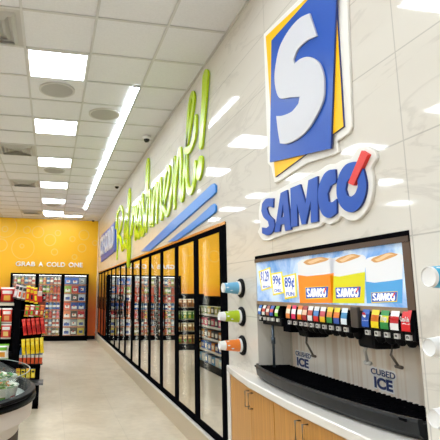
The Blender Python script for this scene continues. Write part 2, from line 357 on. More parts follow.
def samco_at(mb, frame, u0, v0, u1, v1, accent=False):   # the same wordmark, flat, fitted to a box
    allp = [p for k, v in SW.items() for q in v for p in q]
    a0, a1 = min(p[0] for p in allp), max(p[0] for p in allp); b0, b1 = min(p[1] for p in allp), max(p[1] for p in allp)
    for k, v in SW.items():
        if (k == 'accent') != accent: continue
        mb.shape([[(u0+(p[0]-a0)/(a1-a0)*(u1-u0), v0+(p[1]-b0)/(b1-b0)*(v1-v0)) for p in q] for q in v], .0006, frame)
# ---------------------------------------------------------------- Refreshment! script
def interp(tab, x):
    if x <= tab[0][0]: (a, b), (c, d) = tab[0], tab[1]; return b+(d-b)*(x-a)/(c-a)
    for (a, b), (c, d) in zip(tab, tab[1:]):
        if x <= c: return b+(d-b)*(x-a)/(c-a)
    return d+(d-b)*(x-c)/(c-a)
BAS = [(117, 253), (130, 243.5), (150, 226), (163, 216), (175, 205.5), (183, 196), (192, 187), (201, 178)]
TOP = [(117, 224), (130, 212), (150, 191), (162, 176.5), (175, 158), (181, 149), (190, 139), (201, 126)]
GL = {   # strokes in letter boxes: u across, v = 0 baseline, 1 x-height
 'R': (116.2, 124.8, [[(.12, 1.25), (.22, .6), (.15, -.15)], [(.0, .95), (.2, 1.35), (.6, 1.45), (.85, 1.15), (.6, .75), (.25, .62)], [(.3, .62), (.6, .35), (.75, .02), (1, .1)]]),
 'e': (124.5, 128.6, [[(0, .3), (.6, .5), (.85, .85), (.5, 1.0), (.15, .6), (.2, .15), (.6, 0), (1, .25)]]),
 'f': (126.8, 132.8, [[(0, .3), (.35, .9), (.6, 1.4), (.55, 1.7), (.35, 1.6), (.3, 1), (.25, 0), (.2, -.55), (.4, -.62), (.6, -.2), (.65, .2), (1, .45)]]),
 'r': (132.2, 137, [[(0, .3), (.2, .95), (.35, 1.02), (.5, .85), (.85, .95), (.72, .5), (.75, .05), (1, .2)]]),
 'e2': (136.6, 141.2, [[(0, .25), (.6, .5), (.85, .85), (.5, 1.0), (.15, .6), (.2, .15), (.6, 0), (1, .25)]]),
 's': (140.8, 145.4, [[(0, .25), (.45, 1.1), (.6, .75), (.85, .35), (.7, .02), (.3, 0), (.1, .15)]]),
 'h': (145, 152.2, [[(0, .2), (.35, .9), (.52, 1.75), (.42, 1.95), (.28, 1.6), (.25, .8), (.2, 0)], [(.22, .2), (.45, .85), (.68, 1), (.78, .75), (.75, .1), (1, .15)]]),
 'm': (152, 163.4, [[(0, .2), (.12, 1.0), (.14, .5), (.12, 0)], [(.13, .3), (.32, .9), (.44, .98), (.48, .6), (.45, 0)], [(.46, .3), (.66, .9), (.8, .98), (.84, .6), (.82, .1), (.9, 0), (1, .2)]]),
 'e3': (163, 171.2, [[(0, .2), (.5, .5), (.85, .88), (.55, 1.02), (.2, .65), (.18, .2), (.5, -.02), (.85, .1), (1, .35)]]),
 'n': (170.8, 184.4, [[(0, .2), (.22, .7), (.3, 1.02), (.32, .6), (.3, 0)], [(.31, .3), (.55, .88), (.72, 1.02), (.78, .7), (.76, .2), (.86, -.02), (1, .3)]]),
 't': (184, 197, [[(0, .3), (.25, .95), (.62, 1.45), (.78, 1.72), (.64, 1.84), (.42, 1.65), (.28, 1.1), (.22, .5), (.3, .12), (.55, -.05), (.8, .08), (.9, .4)], [(.1, .88), (.5, .82), (.85, .98), (.93, 1.3)]]),
}
def catmull(P, n=6):
    P = [Vector(p) for p in P]; out = []
    for i in range(len(P)-1):
        p1, p2 = P[i], P[i+1]; p0 = P[i-1] if i else p1-(p2-p1); p3 = P[i+2] if i+2 < len(P) else p2+(p2-p1)
        for k in range(n):
            q = k/n; out.append(.5*((2*p1)+(p2-p0)*q+(2*p0-5*p1+4*p2-p3)*q*q+(3*p1-p0-3*p2+p3)*q**3))
    return out+[P[-1]]
def ribbon(mb, pts, wd, X, depth, dx=0):   # flat-faced stroke standing on the wall; pts are (y, z)
    L = []; R = []
    n = len(pts)
    for i, p in enumerate(pts):
        d = (pts[min(i+1, n-1)]-pts[max(i-1, 0)]); d = d.normalized() if d.length > 1e-9 else Vector((0, 1)); nn = Vector((-d.y, d.x)); w2 = (wd[i] if isinstance(wd, list) else wd)/2
        if i in (0, n-1):
            pass
        L.append(p+nn*w2); R.append(p-nn*w2)
    vs = [(X, a.x, a.y) for a in L]+[(X, a.x, a.y) for a in R]+[(X-depth, a.x, a.y) for a in L]+[(X-depth, a.x, a.y) for a in R]
    fs = []
    for i in range(n-1):
        fs += [(i, i+1, n+i+1, n+i), (2*n+i, 3*n+i, 3*n+i+1, 2*n+i+1), (i, 2*n+i, 2*n+i+1, i+1), (n+i, n+i+1, 3*n+i+1, 3*n+i)]
    mb.add(vs, fs)
    for e, dr in ((0, -1), (n-1, 1)):   # round caps
        d = (pts[e]-pts[e-1] if e else pts[0]-pts[1]).normalized(); w2 = (wd[e] if isinstance(wd, list) else wd)/2
        nn = Vector((-d.y, d.x)); k = 8; arc = [pts[e]+nn*math.cos(math.pi*j/k)*w2+d*math.sin(math.pi*j/k)*w2 for j in range(k+1)]
        vs = [(X, a.x, a.y) for a in arc]+[(X-depth, a.x, a.y) for a in arc]
        mb.add(vs, [tuple(range(k+1)), tuple(range(2*k+1, k, -1))]+[(j, j+1, k+2+j, k+1+j) for j in range(k)])
t = thing('script_sign', (W, 6.5, 2.3), 'lime green raised script lettering reading Refreshment! along the wall', 'sign')
LX = W-.028
for li, (nm, (xl, xr, strokes)) in enumerate(GL.items()):
    m = MB()
    for si, st in enumerate(strokes):
        pts = []
        for u, v in st:
            px = xl+(xr-xl)*u-1; py = interp(BAS, px)+(interp(TOP, px)-interp(BAS, px))*v
            pts.append(Vector(onx(px, py, LX)))
        pts = catmull(pts, 7)
        ribbon(m, pts, .08 if xl > 150 else .1, W-.006, .022+.0006*si+.0003*(li % 2))
    m.build('letter', LIME, t)
m = MB()
ribbon(m, catmull([Vector(onx(px, py, LX)) for px, py in ((204.8, 78), (203.2, 105), (200.2, 144))], 8), [.17-.06*i/16 for i in range(17)], W-.006, .022)
dt = [Vector(onx(px, py, LX)) for px, py in ((199.8, 163), (199.2, 168), (198.2, 173))]
ribbon(m, catmull(dt, 6), .15, W-.006, .022); m.build('exclamation_mark', LIME, t)
MB().tube([(W, 9.5, 2.6), (W-.014, 9.5, 2.6)], .01).build('mounting_pin', CHROME, t)
for nm, pl, lab in (('upper', [(140.5, 251.5), (173, 219.8), (195, 199.5), (211, 184.5), (213.6, 183.3), (215.4, 185.3), (215.4, 192), (213.8, 194.5), (203, 203.7), (185, 219.8), (149.5, 251)], 'long slanting light blue bar on the wall, the upper of two under the green lettering'),
                    ('lower', [(167.5, 241.8), (196, 219), (211, 205), (213.6, 203.6), (215.4, 205.5), (215.4, 211), (213.8, 213.4), (205, 220), (188, 232.5), (176, 241)], 'short slanting light blue bar on the wall, the lower of two above the glass doors')):
    MB().shape([wpoly(pl, W-.018)], .018, wf(), .004).build('swoosh_bar', SKYB, label=lab, category='sign bar', group='blue bars under the lettering', at=(W, 5, 2.1))
# ---------------------------------------------------------------- ICE COLD sign
t = thing('panel_sign', (W, 12.3, 2.3), 'small blue wall sign with white ICE COLD letters in the far corner', 'sign')
pl = wpoly([(100.8, 236), (114.6, 222), (115.3, 250.5), (100.8, 262)], W-.03)
MB().shape([pl], .03, wf()).build('panel', BLUE, t)
u0, u1 = pl[0][0]+.12, pl[2][0]-.2; v0, v1 = 2.43, 2.95
MB().text('ICE COLD', .03, wf(W-.03), (u0, v0, u1, v1), .03).build('lettering', SIGNW, t)
# ---------------------------------------------------------------- wall text GRAB A COLD ONE
t = thing('lettering_sign', (-.08, D, 2.2), 'white raised letters GRAB A COLD ONE on the orange wall', 'sign')
for word, a, b_ in (('GRAB', 15.5, 35), ('A', 38.5, 43), ('COLD', 46.5, 65), ('ONE', 68.5, 82.5)):
    xa, za = ony(a, 267); xb, _ = ony(b_, 267)
    MB().text(word, .03, bf(D), (xa, 2.17, xb, 2.31), .015).build('word', C('ffffff', .4), t)
# ---------------------------------------------------------------- glass doors along the wall
PIT = .75; n_d = 14
t = thing('cooler_frame', (W, 9, 0), 'long black metal frame around the row of glass doors', 'cooler frame')
MB().box(W-.006, W+.1, DY0, DY1, 1.969, DZ1).build('top_rail', BLACK, t)
MB().box(W-.006, W+.1, DY0, DY1, DZ0, .235).build('bottom_rail', BLACK, t)
MB().box(W-.008, W+.1, DY0, 3.77, .235, 1.969).build('end_post', BLACK, t)
MB().box(W-.008, W+.1, 3.77+PIT*n_d, DY1, .235, 1.969).build('end_post', BLACK, t)
MB().box(W-.01, W-.006, DY0, DY1, 1.985, DZ1+.006).build('edge_strip', C('c98a2c', .25, metal=.8), t)  # reflective trim, the orange wall's reflection painted into its colour
for i in range(n_d):
    y0 = 3.77+PIT*i; y1 = y0+PIT
    if i == 0: lab = 'nearest black framed glass door, beside the cup dispensers'
    elif i == n_d-1: lab = 'farthest black framed glass door, in the corner by the orange wall'
    else: lab = 'black framed glass door, %s from the cup dispensers' % ORDN[i]
    t = thing('glass_door', (W, y0, .24), lab, 'cooler door', 'glass doors of the long wall cooler')
    m = MB(); e = .003
    m.box(W-.012, W+.02, y0+e, y0+.062, .24, 1.967); m.box(W-.012, W+.02, y1-.062, y1-e, .24, 1.967)
    m.box(W-.012, W+.02, y0+.062, y1-.062, 1.94, 1.967); m.box(W-.012, W+.02, y0+.062, y1-.062, .24, .275)
    m.build('frame', BLACK, t)
    MB().box(W-.004, W+.002, y0+.062, y1-.062, .275, 1.94).build('glass', DGLASS, t)
    MB().box(W-.0365, W-.035, y0+.066, y0+.075, .3, 1.9).build('edge_bead', C('9a9a98', .3, metal=1), t) if i < 0 else None
    MB().tube([(W-.012, y1-.035, .95), (W-.034, y1-.035, .97), (W-.034, y1-.035, 1.27), (W-.012, y1-.035, 1.29)], .008).build('handle', BLACK, t)
    MB().box(W+.06, W+.085, y1-.03, y1-.005, .3, 1.93).build('light_strip', COOLLED, t, label='glowing vertical light inside the door')
# ---------------------------------------------------------------- back wall coolers and stock
PAL = [['3a6fc4', '2f62ba', 'a8b4c0'], ['8fbb3a', 'd8322a', '2a57b0'], ['e6e4e0', '3c3a3c', 'dfe6f0'], ['e0502c', '2456b0', '1f58bd'], ['e88a5a', '4a4448', 'e0323a'], ['d8dadd', '9a9ea2', 'e6dfb0'], ['e9e7e2', '4a3324', 'eccb28']]
CNAME = {'3a6fc4': 'blue', '2f62ba': 'deep blue', 'a8b4c0': 'grey blue', '8fbb3a': 'green', 'd8322a': 'red', '2a57b0': 'dark blue', 'e6e4e0': 'white', '3c3a3c': 'black', 'dfe6f0': 'pale blue', 'e0502c': 'orange red', '2456b0': 'navy blue', '1f58bd': 'bright blue', 'e88a5a': 'peach', '4a4448': 'charcoal', 'e0323a': 'bright red', 'd8dadd': 'silver', '9a9ea2': 'grey', 'e6dfb0': 'cream', 'e9e7e2': 'off-white', '4a3324': 'dark brown', 'eccb28': 'yellow'}
BP = [['cfc9b8', 'a8b860', 'd9a860', '4f83b0', 'c07a70', 'e0dccb'], ['d0501c', 'e06a50', '4a9a2a', 'b8d060', 'e09a20', 'd03a20'], ['d02a1c', 'e85a48', 'c81838', 'e8a090', 'e04a20', 'b81818'], ['1c5cb8', '3a88d0', 'e8eef4', '1848a0', '70b0e0', '2070c8'], ['e88a98', 'e8e0d8', '4a9a78', 'e8c040', 'd03a30', 'e8e8e8'], ['f0f0ee', 'b8d0e8', 'e0c8a0', 'e6e6e2', '90a8c0', 'eeeae0'], ['a89850', 'd8b8a0', '6a9030', 'd88030', 'd8c8b0', '806848']]
BN = ['pale', 'orange and green toned', 'red toned', 'blue and white', 'pastel', 'white', 'beige toned']
ZS = [.16, .405, .65, .895, 1.14, 1.385, 1.63]
def carton(x0, x1, z0, h, yf, col, parent_label, group):
    m = MB(); m.rbox(x0, x1, yf, yf+.3, z0, z0+h, .006)
    m.m = 1; q1 = random.random()*.25; m.box(x0+.01+q1*.2, x1-.03-q1*.1, yf-.001, yf, z0+h*(.1+q1), z0+h*(.5+q1)); m.m = 2; m.box(x0+.06, x1-.09, yf-.002, yf-.001, z0+h*.42, z0+h*.6)
    alt = 'f2efe6' if hexc(col)[1] < .5 else '2d55a8'
    return m.build('drink_carton', [C(col, .45), C(alt, .45), C('d43a30' if col[0] in '23489' else '2a2a2a', .5)], label=parent_label, category='carton', group=group, at=((x0+x1)/2, yf+.15, z0))
def bottle(xc, z0, h, yf, col, lab, group, r=.034):
    m = MB(); o = (xc, yf+r+.005, z0)
    m.lathe([(0, 0), (r, .002), (r, h*.3)], o, n=12); m.m = 1; m.lathe([(r*1.02, h*.3), (r*1.02, h*.6)], o, n=12); m.m = 0
    m.lathe([(r, h*.6), (r*.9, h*.72), (r*.4, h*.86), (r*.38, h*.93)], o, n=12); m.m = 2; m.lathe([(r*.42, h*.93), (r*.42, h), (0, h)], o, n=12)
    return m.build('drink_bottle', [C(col, .25), C('f0ece4' if hexc(col)[0] < .6 else 'c8503a', .5), C('e8e8e8', .4)], label=lab, category='bottle', group=group, at=o)
PW = (ony(88.3, 300, D-.54)[0]-ony(9, 300, D-.54)[0])/3
def cooler(x0, nd, where, doors_txt, kinds, fill=True):
    x1 = x0+PW*nd; yf = D-.06; yb = D-.02
    Y0 = D-.5
    t = thing('reach_in_cooler', ((x0+x1)/2, D-.25, 0), where, 'cooler')
    c = MB().box(x0, x0+.04, Y0, D-.02, .0, 1.945).box(x1-.04, x1, Y0, D-.02, 0, 1.945).box(x0, x1, Y0, D-.02, 1.9, 1.945).box(x0, x1, Y0, D-.02, 0, .12)
    c.build('cabinet_body', BLACK, t)
    MB().box(x0+.04, x1-.04, D-.045, D-.02, .12, 1.9).build('inner_panel', C('85898e', .6), t)
    MB().box(x0+.06, x1-.06, Y0+.05, Y0+.09, 1.885, 1.899).build('light_strip', COOLLED, t)
    for z in ZS:
        s = MB().box(x0+.04, x1-.04, Y0+.1, D-.05, z-.02, z-.006).build('shelf', C('d8d8d8', .5), t)
        MB().box(x0+.04, x1-.04, Y0+.09, Y0+.1, z-.032, z+.006).build('price_rail', C('c9764a', .5), s)
    for i in range(nd):
        a = x0+.02+(x1-x0-.04)*i/nd; b_ = x0+.02+(x1-x0-.04)*(i+1)/nd
        d = MB().box(a, a+.05, Y0-.04, Y0-.005, .1, 1.94).box(b_-.05, b_, Y0-.04, Y0-.005, .1, 1.94).box(a+.05, b_-.05, Y0-.04, Y0-.005, 1.89, 1.94).box(a+.05, b_-.05, Y0-.04, Y0-.005, .1, .15).build('door', BLACK, t)
        MB().box(a+.05, b_-.05, Y0-.026, Y0-.02, .15, 1.89).build('pane', CLEAR, d)
        MB().box(b_-.04, b_-.02, Y0-.07, Y0-.04, .9, 1.25).build('handle', BLACKM, d)
        MB().box(a+.012, a+.03, Y0, Y0+.03, .15, 1.88).build('light_strip', COOLLED, t)
        if not fill: continue
        dn = doors_txt[i]; n = 3 if kinds[i] == 'c' else 6; wd = (b_-a-.12)/n
        for r, z in enumerate(ZS):
            row = 6-r
            for q in range(n):
                xa = a+.06+wd*q
                pos = ORDN[q]+' from left'
                if kinds[i] == 'c':
                    col = PAL[row][(q+(0 if i == nd-1 else i+1)) % 3]
                    carton(xa+.006, xa+wd-.006, z, .2, Y0+.11, col, '%s carton, %s, %s shelf down, %s' % (CNAME[col], pos, ORDN[row], dn), 'drink cartons on the shelves of '+dn)
                else:
                    bottle(xa+wd/2, z, .215, Y0+.11, BP[row][(q+i) % 6], '%s bottle, %s, %s shelf down, %s' % (BN[row], pos, ORDN[row], dn), 'drink bottles on the shelves of '+dn, r=wd*.44)
# the camera-facing cooler stands proud of the wall: its doors lie at y = D-.54
def bx(px): return ony(px, 300, D-.54)[0]
cooler(bx(9.0), 3, 'black three door cooler full of drinks against the orange back wall', ['left cooler door', 'middle cooler door', 'right cooler door'], 'bbc')
cooler(-5.0, 3, 'second black three door cooler farther left on the orange back wall', ['second cooler left door', 'second cooler middle door', 'second cooler right door'], 'bcc')
# ---------------------------------------------------------------- dispenser station
SXP = W+.235     # steel backsplash plane
t = thing('soda_dispenser', (W+.1, 2.4, .88), 'wide soda and ice dispenser with backlit SAMCO cup picture set in the wall', 'drink dispenser')
VX = W-.03
MB().box(SXP, SXP+.02, NY0+.002, 3.10, NZ0+.002, 1.45).build('backsplash', STEEL, t)
MB().box(SXP+.002, SXP+.02, 3.10, NY1-.002, NZ0+.002, 1.45).build('filler_panel', C('b9ad98', .5), t)
# header with picture
yA, yB_ = onx(257.5, 264)[0], onx(403.5, 264)[0]
zt, zb = 1.625, 1.375
MB().box(W-.004, W+.2, NY0+.002, NY1-.002, 1.632, NZ1-.002).build('top_bezel', BLACK, t)
MB().box(W-.008, W-.004, NY0+.002, NY1-.002, 1.632, 1.655).build('bezel_strip', C('5b4c42', .35, metal=.5), t)
MB().box(W-.003, W+.2, NY0+.002, yB_-.004, 1.36, 1.632).build('side_bezel', C('6d5a4d', .35, metal=.6), t)
MB().box(W-.003, W+.2, yB_-.004, NY1-.002, 1.345, 1.368).build('lower_bezel', C('a8927a', .35, metal=.5), t)
MB().box(W+.03, W+.2, NY0+.002, NY1-.002, 1.37, 1.63).build('light_box', BLACKM, t)
pic = MB().box(W+.004, W+.03, yB_, NY1-.004, 1.368, 1.632).build('backlit_picture', HEADER, t)
def glow(h, e=.2): return mat('print_'+h, hexc(h), .4, emit=.1)
PXX = W+.0035
def pm(px, py): a, b = onx(px, py, PXX); return (-a, b)
k = 0
def flat(pts, m, par, nm, sm=False):
    global k; k += 1
    pl = [pm(*p) for p in pts]
    return MB().shape([smooth(pl, 50) if sm else pl], .0004, wf(PXX-.0004*(k % 9))).build(nm, m, par)
k = 0
for cup, (cc, dk) in (([(297.5, 272), (300, 303), (333, 303), (334.5, 270)], ('f58a1e', 'f7a63a')), ([(329.5, 271.5), (332, 303), (364.5, 303.3), (366, 269)], ('d8d21a', 'e6dc3a')), ([(365, 270), (367, 303.3), (402.3, 303.3), (403.3, 266)], ('4f9fd8', '7cbce8'))):
    xl, yl_ = cup[0]; xr, yr = cup[3]
    k = 0
    dy = 0 if xl < 340 else (0 if xl < 362 else 0)
    top = {297.5: (262, 258.5), 329.5: (260, 255.5), 365: (259.5, 254)}[xl]
    flat([(xl, top[0]+1), (xl+6, top[0]-2.5), (xr-6, top[1]-1), (xr, top[1]+2), (cup[2][0]-.5, 287), (cup[1][0]+.2, 290)], glow('dfe0e2'), pic, 'printed_cup_lid', True)
    g0 = {297.5: (275, 273.5), 329.5: (275.5, 272.5), 365: (281.5, 279.5)}[xl]
    flat([(xl+.6, g0[0]), (xl+10, g0[0]+1.2), (xr-10, g0[1]+1), (xr-.6, g0[1]-.5), cup[2], cup[1]], glow(cc, .5), pic, 'printed_cup_body')
    flat([(xl+6, top[0]+.6), (xl+10, top[0]-2.2), (xr-14, top[1]-1.4), (xr-5, top[1]+.2), (xr-9, top[1]+2.6), (xl+12, top[0]+3)], glow('cf9a5c'), pic, 'printed_foam', True)
    flat([(xl+10, top[0]+.2), (xl+14, top[0]-1.4), (xr-16, top[1]-.4), (xr-9, top[1]+.6), (xr-14, top[1]+1.6), (xl+14, top[0]+1.6)], glow('e6c193'), pic, 'printed_foam', True)
    x0, y0, x1, y1 = {297.5: (305.5, 286.5, 329, 299.5), 329.5: (335.5, 286.5, 361.5, 299.5), 365: (371.5, 291.8, 398, 303)}[xl]
    k = 4; flat([(x0, y0+.8), (x1, y0-.6), (x1-.6, y1-1.3), (x0+.6, y1)], glow('f6d21a'), pic, 'printed_tag_border')
    k = 5; flat([(x0+.4, y0+1.2), (x1-.2, y0), (x1-1, y1-2.2), (x0+1, y1-.9)], glow('1f55b8'), pic, 'printed_tag')
    a0, b0 = pm(x0+2, y1-2.4); a1, b1 = pm(x1-2, y0+.6)
    m = MB(); samco_at(m, wf(PXX-.003), a0, b0, a1, b1); m.build('printed_name', glow('ffffff', .7), pic)
    m = MB(); samco_at(m, wf(PXX-.0032), a0, b0, a1, b1, True); 
    # the accent keeps its own place inside the wordmark
    allp = [p for kk, v in SW.items() for q in v for p in q]
    aa, ab = min(p[0] for p in allp), max(p[0] for p in allp); ba, bb = min(p[1] for p in allp), max(p[1] for p in allp)
    m.build('printed_accent', glow('e23028', .5), pic)
for i, (pts, tx) in enumerate((([(258.8, 271.5), (270.5, 267), (273, 287.5), (262, 291)], ('$1.29', 'BEACH')), ([(271, 273.5), (282.5, 271.5), (285, 293), (273.5, 295.5)], ('99¢', 'CHILL')), ([(283, 276), (296.5, 273), (297.5, 297), (285.5, 299.5)], ('89¢', 'FUN')))):
    k = 5+i; flat(pts, glow('f3dc2c'), pic, 'printed_card_border')
    cx = sum(p[0] for p in pts)/4; cy = sum(p[1] for p in pts)/4
    inn = [(cx+(x-cx)*.82, cy+(y-cy)*.87) for x, y in pts]
    m = MB().shape([[pm(*p) for p in inn]], .0004, wf(PXX-.0032-.0008*i)).build('printed_card', glow('f6f7fa'), pic)
    (lx, ty), (rx, ty2), (rx2, by2), (lx2, by) = inn
    a0, b0 = pm(lx+1.4, (ty+by)/2+2.2); a1, b1 = pm(rx-.6, ty2+2.2)
    m = MB().text(tx[0], .0004, wf(PXX-.004-.0008*i), (a0, b0, a1, b1), .02); 
    a0, b0 = pm(lx2+.8, by-1.8); a1, b1 = pm(rx2-1.2, (ty+by)/2+4.6)
    m.text(tx[1], .0004, wf(PXX-.004-.0008*i), (a0, b0, a1, b1), .02); m.build('printed_price', glow('1f55b8', .3), pic)
# valve bank
MB().box(W+.02, W+.2, NY0+.004, 2.72, 1.262, 1.366).build('valve_bank', BLACK, t)
MB().box(W+.02, W+.2, 2.72, 3.115, 1.27, 1.345).build('valve_bank', BLACK, t, label='small left bank of five flavour levers')
MB().box(W+.02, W+.2, 2.71, 2.80, 1.19, 1.345).build('bank_end', BLACK, t)
LB = [(3.064, '2f6fc0', 'e8e8e8', ''), (3.002, 'e9e6e0', 'd03a30', ''), (2.942, 'b0665a', 'e8e0d0', ''), (2.885, '2456b0', 'd83a3a', ''), (2.816, '7ac52e', 'f0f0e0', ''),
      (2.666, 'e8863a', 'f2e2c8', ''), (2.6, 'e3275e', 'f6e8e8', ''), (2.532, 'f07c1c', 'f6f0e0', ''), (2.478, 'a81f1c', 'e8c0a0', ''), (2.42, 'ece8e2', 'c8503a', ''), (2.36, 'e6e8ea', '4a86c8', 'd8322a'), (2.298, 'e8e6e4', 'c84858', 'e8b820'), (2.235, 'f2d40e', 'e08a1a', '2f8a3a'), (2.174, 'f2d40e', 'e0761a', '2450a8'), (2.112, 'dfe9ef', '3a8cc0', ''),
      (1.952, '1657b8', 'f2f2f2', ''), (1.888, 'f5d80e', 'e07818', ''), (1.827, '1d8a3c', 'e8e23a', ''), (1.767, 'efedea', 'd01f26', ''), (1.702, 'dd1c22', 'f4f0ee', '')]
for i, (yc, c1, c2, c3) in enumerate(LB):
    small = i < 5; hw = .0215 if small else .0235 if i < 15 else .0245; hb = .024 if small else .028
    z1, z0 = (1.342, 1.28) if small else (1.359, 1.276)
    X0 = W+.03
    v = MB().rbox(X0-.03, X0+.01, yc-hb, yc+hb, z0-.038, z1+.002, .004).build('valve', BLACKM, t)
    m = MB(); n = 6; prof = []
    for j in range(n+1):
        q = j/n; prof.append((X0-.034-.028*math.sin(q*math.pi*.55), z0+(z1-z0)*(1-q)))
    prof = [(X0-.031-.016*math.sin(j/n*math.pi*.6), z1-(z1-z0)*j/n) for j in range(n+1)]
    for j in range(n):
        (xa, za), (xb, zb_) = prof[j], prof[j+1]; q = j/n
        m.m = 1 if (2 <= j <= 3 and i != 15) else (2 if c3 and j >= 4 else 0)
        m.add([(xa, yc-hw, za), (xa, yc+hw, za), (xb, yc+hw, zb_), (xb, yc-hw, zb_), (X0-.03, yc-hw, za), (X0-.03, yc+hw, za), (X0-.03, yc+hw, zb_), (X0-.03, yc-hw, zb_)], [(0, 1, 2, 3)])
        m.m = 3; m.add([(xa, yc-hw, za), (xb, yc-hw, zb_), (X0-.03, yc-hw, zb_), (X0-.03, yc-hw, za)], [(0, 1, 2, 3)]); m.add([(xa, yc+hw, za), (xb, yc+hw, zb_), (X0-.03, yc+hw, zb_), (X0-.03, yc+hw, za)], [(0, 1, 2, 3)])
    if i in (18, 19, 9, 7):   # wave under the name
        pass
    m.m = 0; m.add([(prof[-1][0], yc-hw, z0), (prof[-1][0], yc+hw, z0), (X0-.03, yc+hw, z0), (X0-.03, yc-hw, z0)], [(0, 1, 2, 3)])
    body = {15: c1, 19: c1}.get(i, c1)
    if i in (15, 19): m.mi = [3 if q == 3 else 0 for q in m.mi]
    lb = m.build('flavour_label', [C(body, .35), C(c2, .35), C(c3 or c2, .35), BLACKM], v)
    fr = (Vector((X0-.0475, yc, (z0+z1)/2)), Vector((0, -1, 0)), Vector((-.16, 0, 1)).normalized(), Vector((-1, 0, -.16)).normalized())
    if i == 15:
        mm = MB().shape([[(.0015+.011*math.cos(a/12*math.pi), .012+.011*math.sin(a/12*math.pi)) for a in range(13)]], .001, fr); mm.build('emblem', C('d8202c', .4), lb)
        MB().shape([[(.0015+.011*math.cos(a/12*math.pi), .011-.011*math.sin(a/12*math.pi)) for a in range(13)]], .001, fr).build('emblem', C('f2f2f2', .4), lb)
        MB().text('pepsi', .001, fr, (-.02, -.022, .02, -.01), .01).build('brand_name', C('f2f2f2', .4), lb)
    if i in (18, 19):
        MB().text('Coca-Cola', .001, fr, (-.024, -.004, .024, .016), .015, .3).build('brand_name', C('f4f0ee' if i == 19 else 'd01f26', .4), lb)
        MB().shape([[(-.024, -.02), (-.008, -.012), (.008, -.018), (.024, -.012), (.024, -.009), (.008, -.014), (-.008, -.008), (-.024, -.015)]], .001, fr).build('emblem', C('f4f0ee' if i == 19 else 'd01f26', .4), lb)
    if i == 17:
        MB().text('7up', .001, fr, (-.02, -.014, .02, .016), .03, .2).build('brand_name', C('f2f2f2', .4), lb)
    if i == 16:
        MB().shape([[(-.014, 0), (0, .018), (.014, .004), (.004, -.012)]], .001, fr).build('emblem', C('e0761a', .4), lb)
    MB().box(X0-.042, X0-.03, yc-.012, yc+.012, z0-.034, z0-.014).build('push_button', C('d6d2cc', .4), v)
    MB().text('n', .001, (Vector((X0-.042, yc, z0-.03)), Vector((0, -1, 0)), Vector((0, 0, 1)), Vector((-1, 0, 0))), (-.006, .002, .006, .012), .04).build('button_mark', BLACKM, v) if i > 4 else None
    if not small: MB().lathe([(.0, .012), (.026, .01), (.03, 0), (.024, -.03), (.012, -.045), (0, -.047)], (W+.06, yc, 1.252), n=14).build('nozzle', BLACKM, v)
m = MB().rbox(W-.02, W+.025, 2.0, 2.052, 1.268, 1.362, .005).build('ice_button', C('55504b', .3, metal=.4), t, label='clear grey ice lever window')
MB().rbox(W-.01, W+.02, 3.0, 3.09, 1.235, 1.262, .005).rbox(W+.0, W+.08, 2.78, 3.05, 1.218, 1.268, .006).build('nozzle_block', BLACKM, t)
MB().tube([(W+.02, 2.945, 1.235), (W+.02, 2.945, 1.11), (W+.02, 2.945, .955)], .009).tube([(W+.02, 2.945, 1.14), (W+.02, 2.945, 1.1)], .014).build('support_post', C('4c5661', .35, metal=.7), t)
LX_ = W+.1
def lever(p, q, mt, r=.006):
    a = onx(*p, LX_); b_ = onx(*q, LX_)
    MB().tube([(LX_, a[0], a[1]), (LX_-.02, (a[0]+b_[0])/2, (a[1]+b_[1])/2), (LX_+.01, b_[0], b_[1])], r).tube([(LX_+.01, b_[0]+.02, b_[1]), (LX_+.01, b_[0]-.02, b_[1])], r*1.3).build('ice_lever', mt, t)
lever((371, 338), (366, 363), C('d8d4ce', .3), .008); lever((307, 330), (312, 356), C('5b524a', .4)); lever((393, 343), (397, 367), C('5b524a', .4))
MB().rbox(W+.06, W+.2, 2.0, 2.13, 1.17, 1.262, .02).build('ice_chute', BLACKM, t); MB().rbox(W+.06, W+.2, 2.58, 2.7, 1.17, 1.262, .02).build('ice_chute', BLACKM, t)
# decals on the steel
for word, (a, b_, c, d), big in (('CRUSHED', (296, 357.2, 310.5, 352), 0), ('ICE', (297.5, 367, 308.5, 358), 1), ('CUBED', (371.5, 375.5, 395, 371), 0), ('ICE', (375, 388.5, 392.5, 379.5), 1)):
    ya, za = onx(a, b_, SXP); yb2, zb2 = onx(c, d, SXP); 
    hgt = {0: .03, 1: .055}[big]; zc = (za+zb2)/2
    dt = MB().text(word, .001, wf(SXP), (-ya-.008, zc-hgt/2-.008, -yb2+.008, zc+hgt/2+.008), .09 if big else .05).build('decal', C('f0efec', .4), t)
    MB().text(word, .001, wf(SXP-.001), (-ya, zc-hgt/2, -yb2, zc+hgt/2), .045 if big else .02).build('decal_text', C('1b2d63', .4), dt)
# drip tray
tz0, tz1 = NZ0+.004, .95
N = 16; yy0, yy1 = NY0+.03, 3.15
def fx(q): return W-.015-.1*math.sin(math.pi*min(max((1-q)*1.02, 0), 1))**.55
m = MB(); bot = []; top = []; rim = []
ysl = [yy0+(yy1-yy0)*i/N for i in range(N+1)]
F = [fx(i/N) for i in range(N+1)]
vs = []
for i in range(N+1):
    y = ysl[i]; X = F[i]
    vs += [(W+.01 if i == N else X+.03, y, tz0), (X+.006, y, tz0+.02), (X, y, tz1-.012), (X+.004, y, tz1), (X+.022, y, tz1), (X+.026, y, tz1-.016), (W+.22 if i < N else W+.22, min(y, NY1-.003), tz1-.016)]
fs = []
for i in range(N):
    for j in range(6): fs.append((i*7+j, (i+1)*7+j, (i+1)*7+j+1, i*7+j+1))
fs += [tuple(range(7)), tuple(N*7+j for j in range(6, -1, -1))]
m.add(vs, fs, False)
tray = m.build('drip_tray', mat('tray_plastic', (.013, .0135, .015), .4, spec=.35), t)
m = MB()
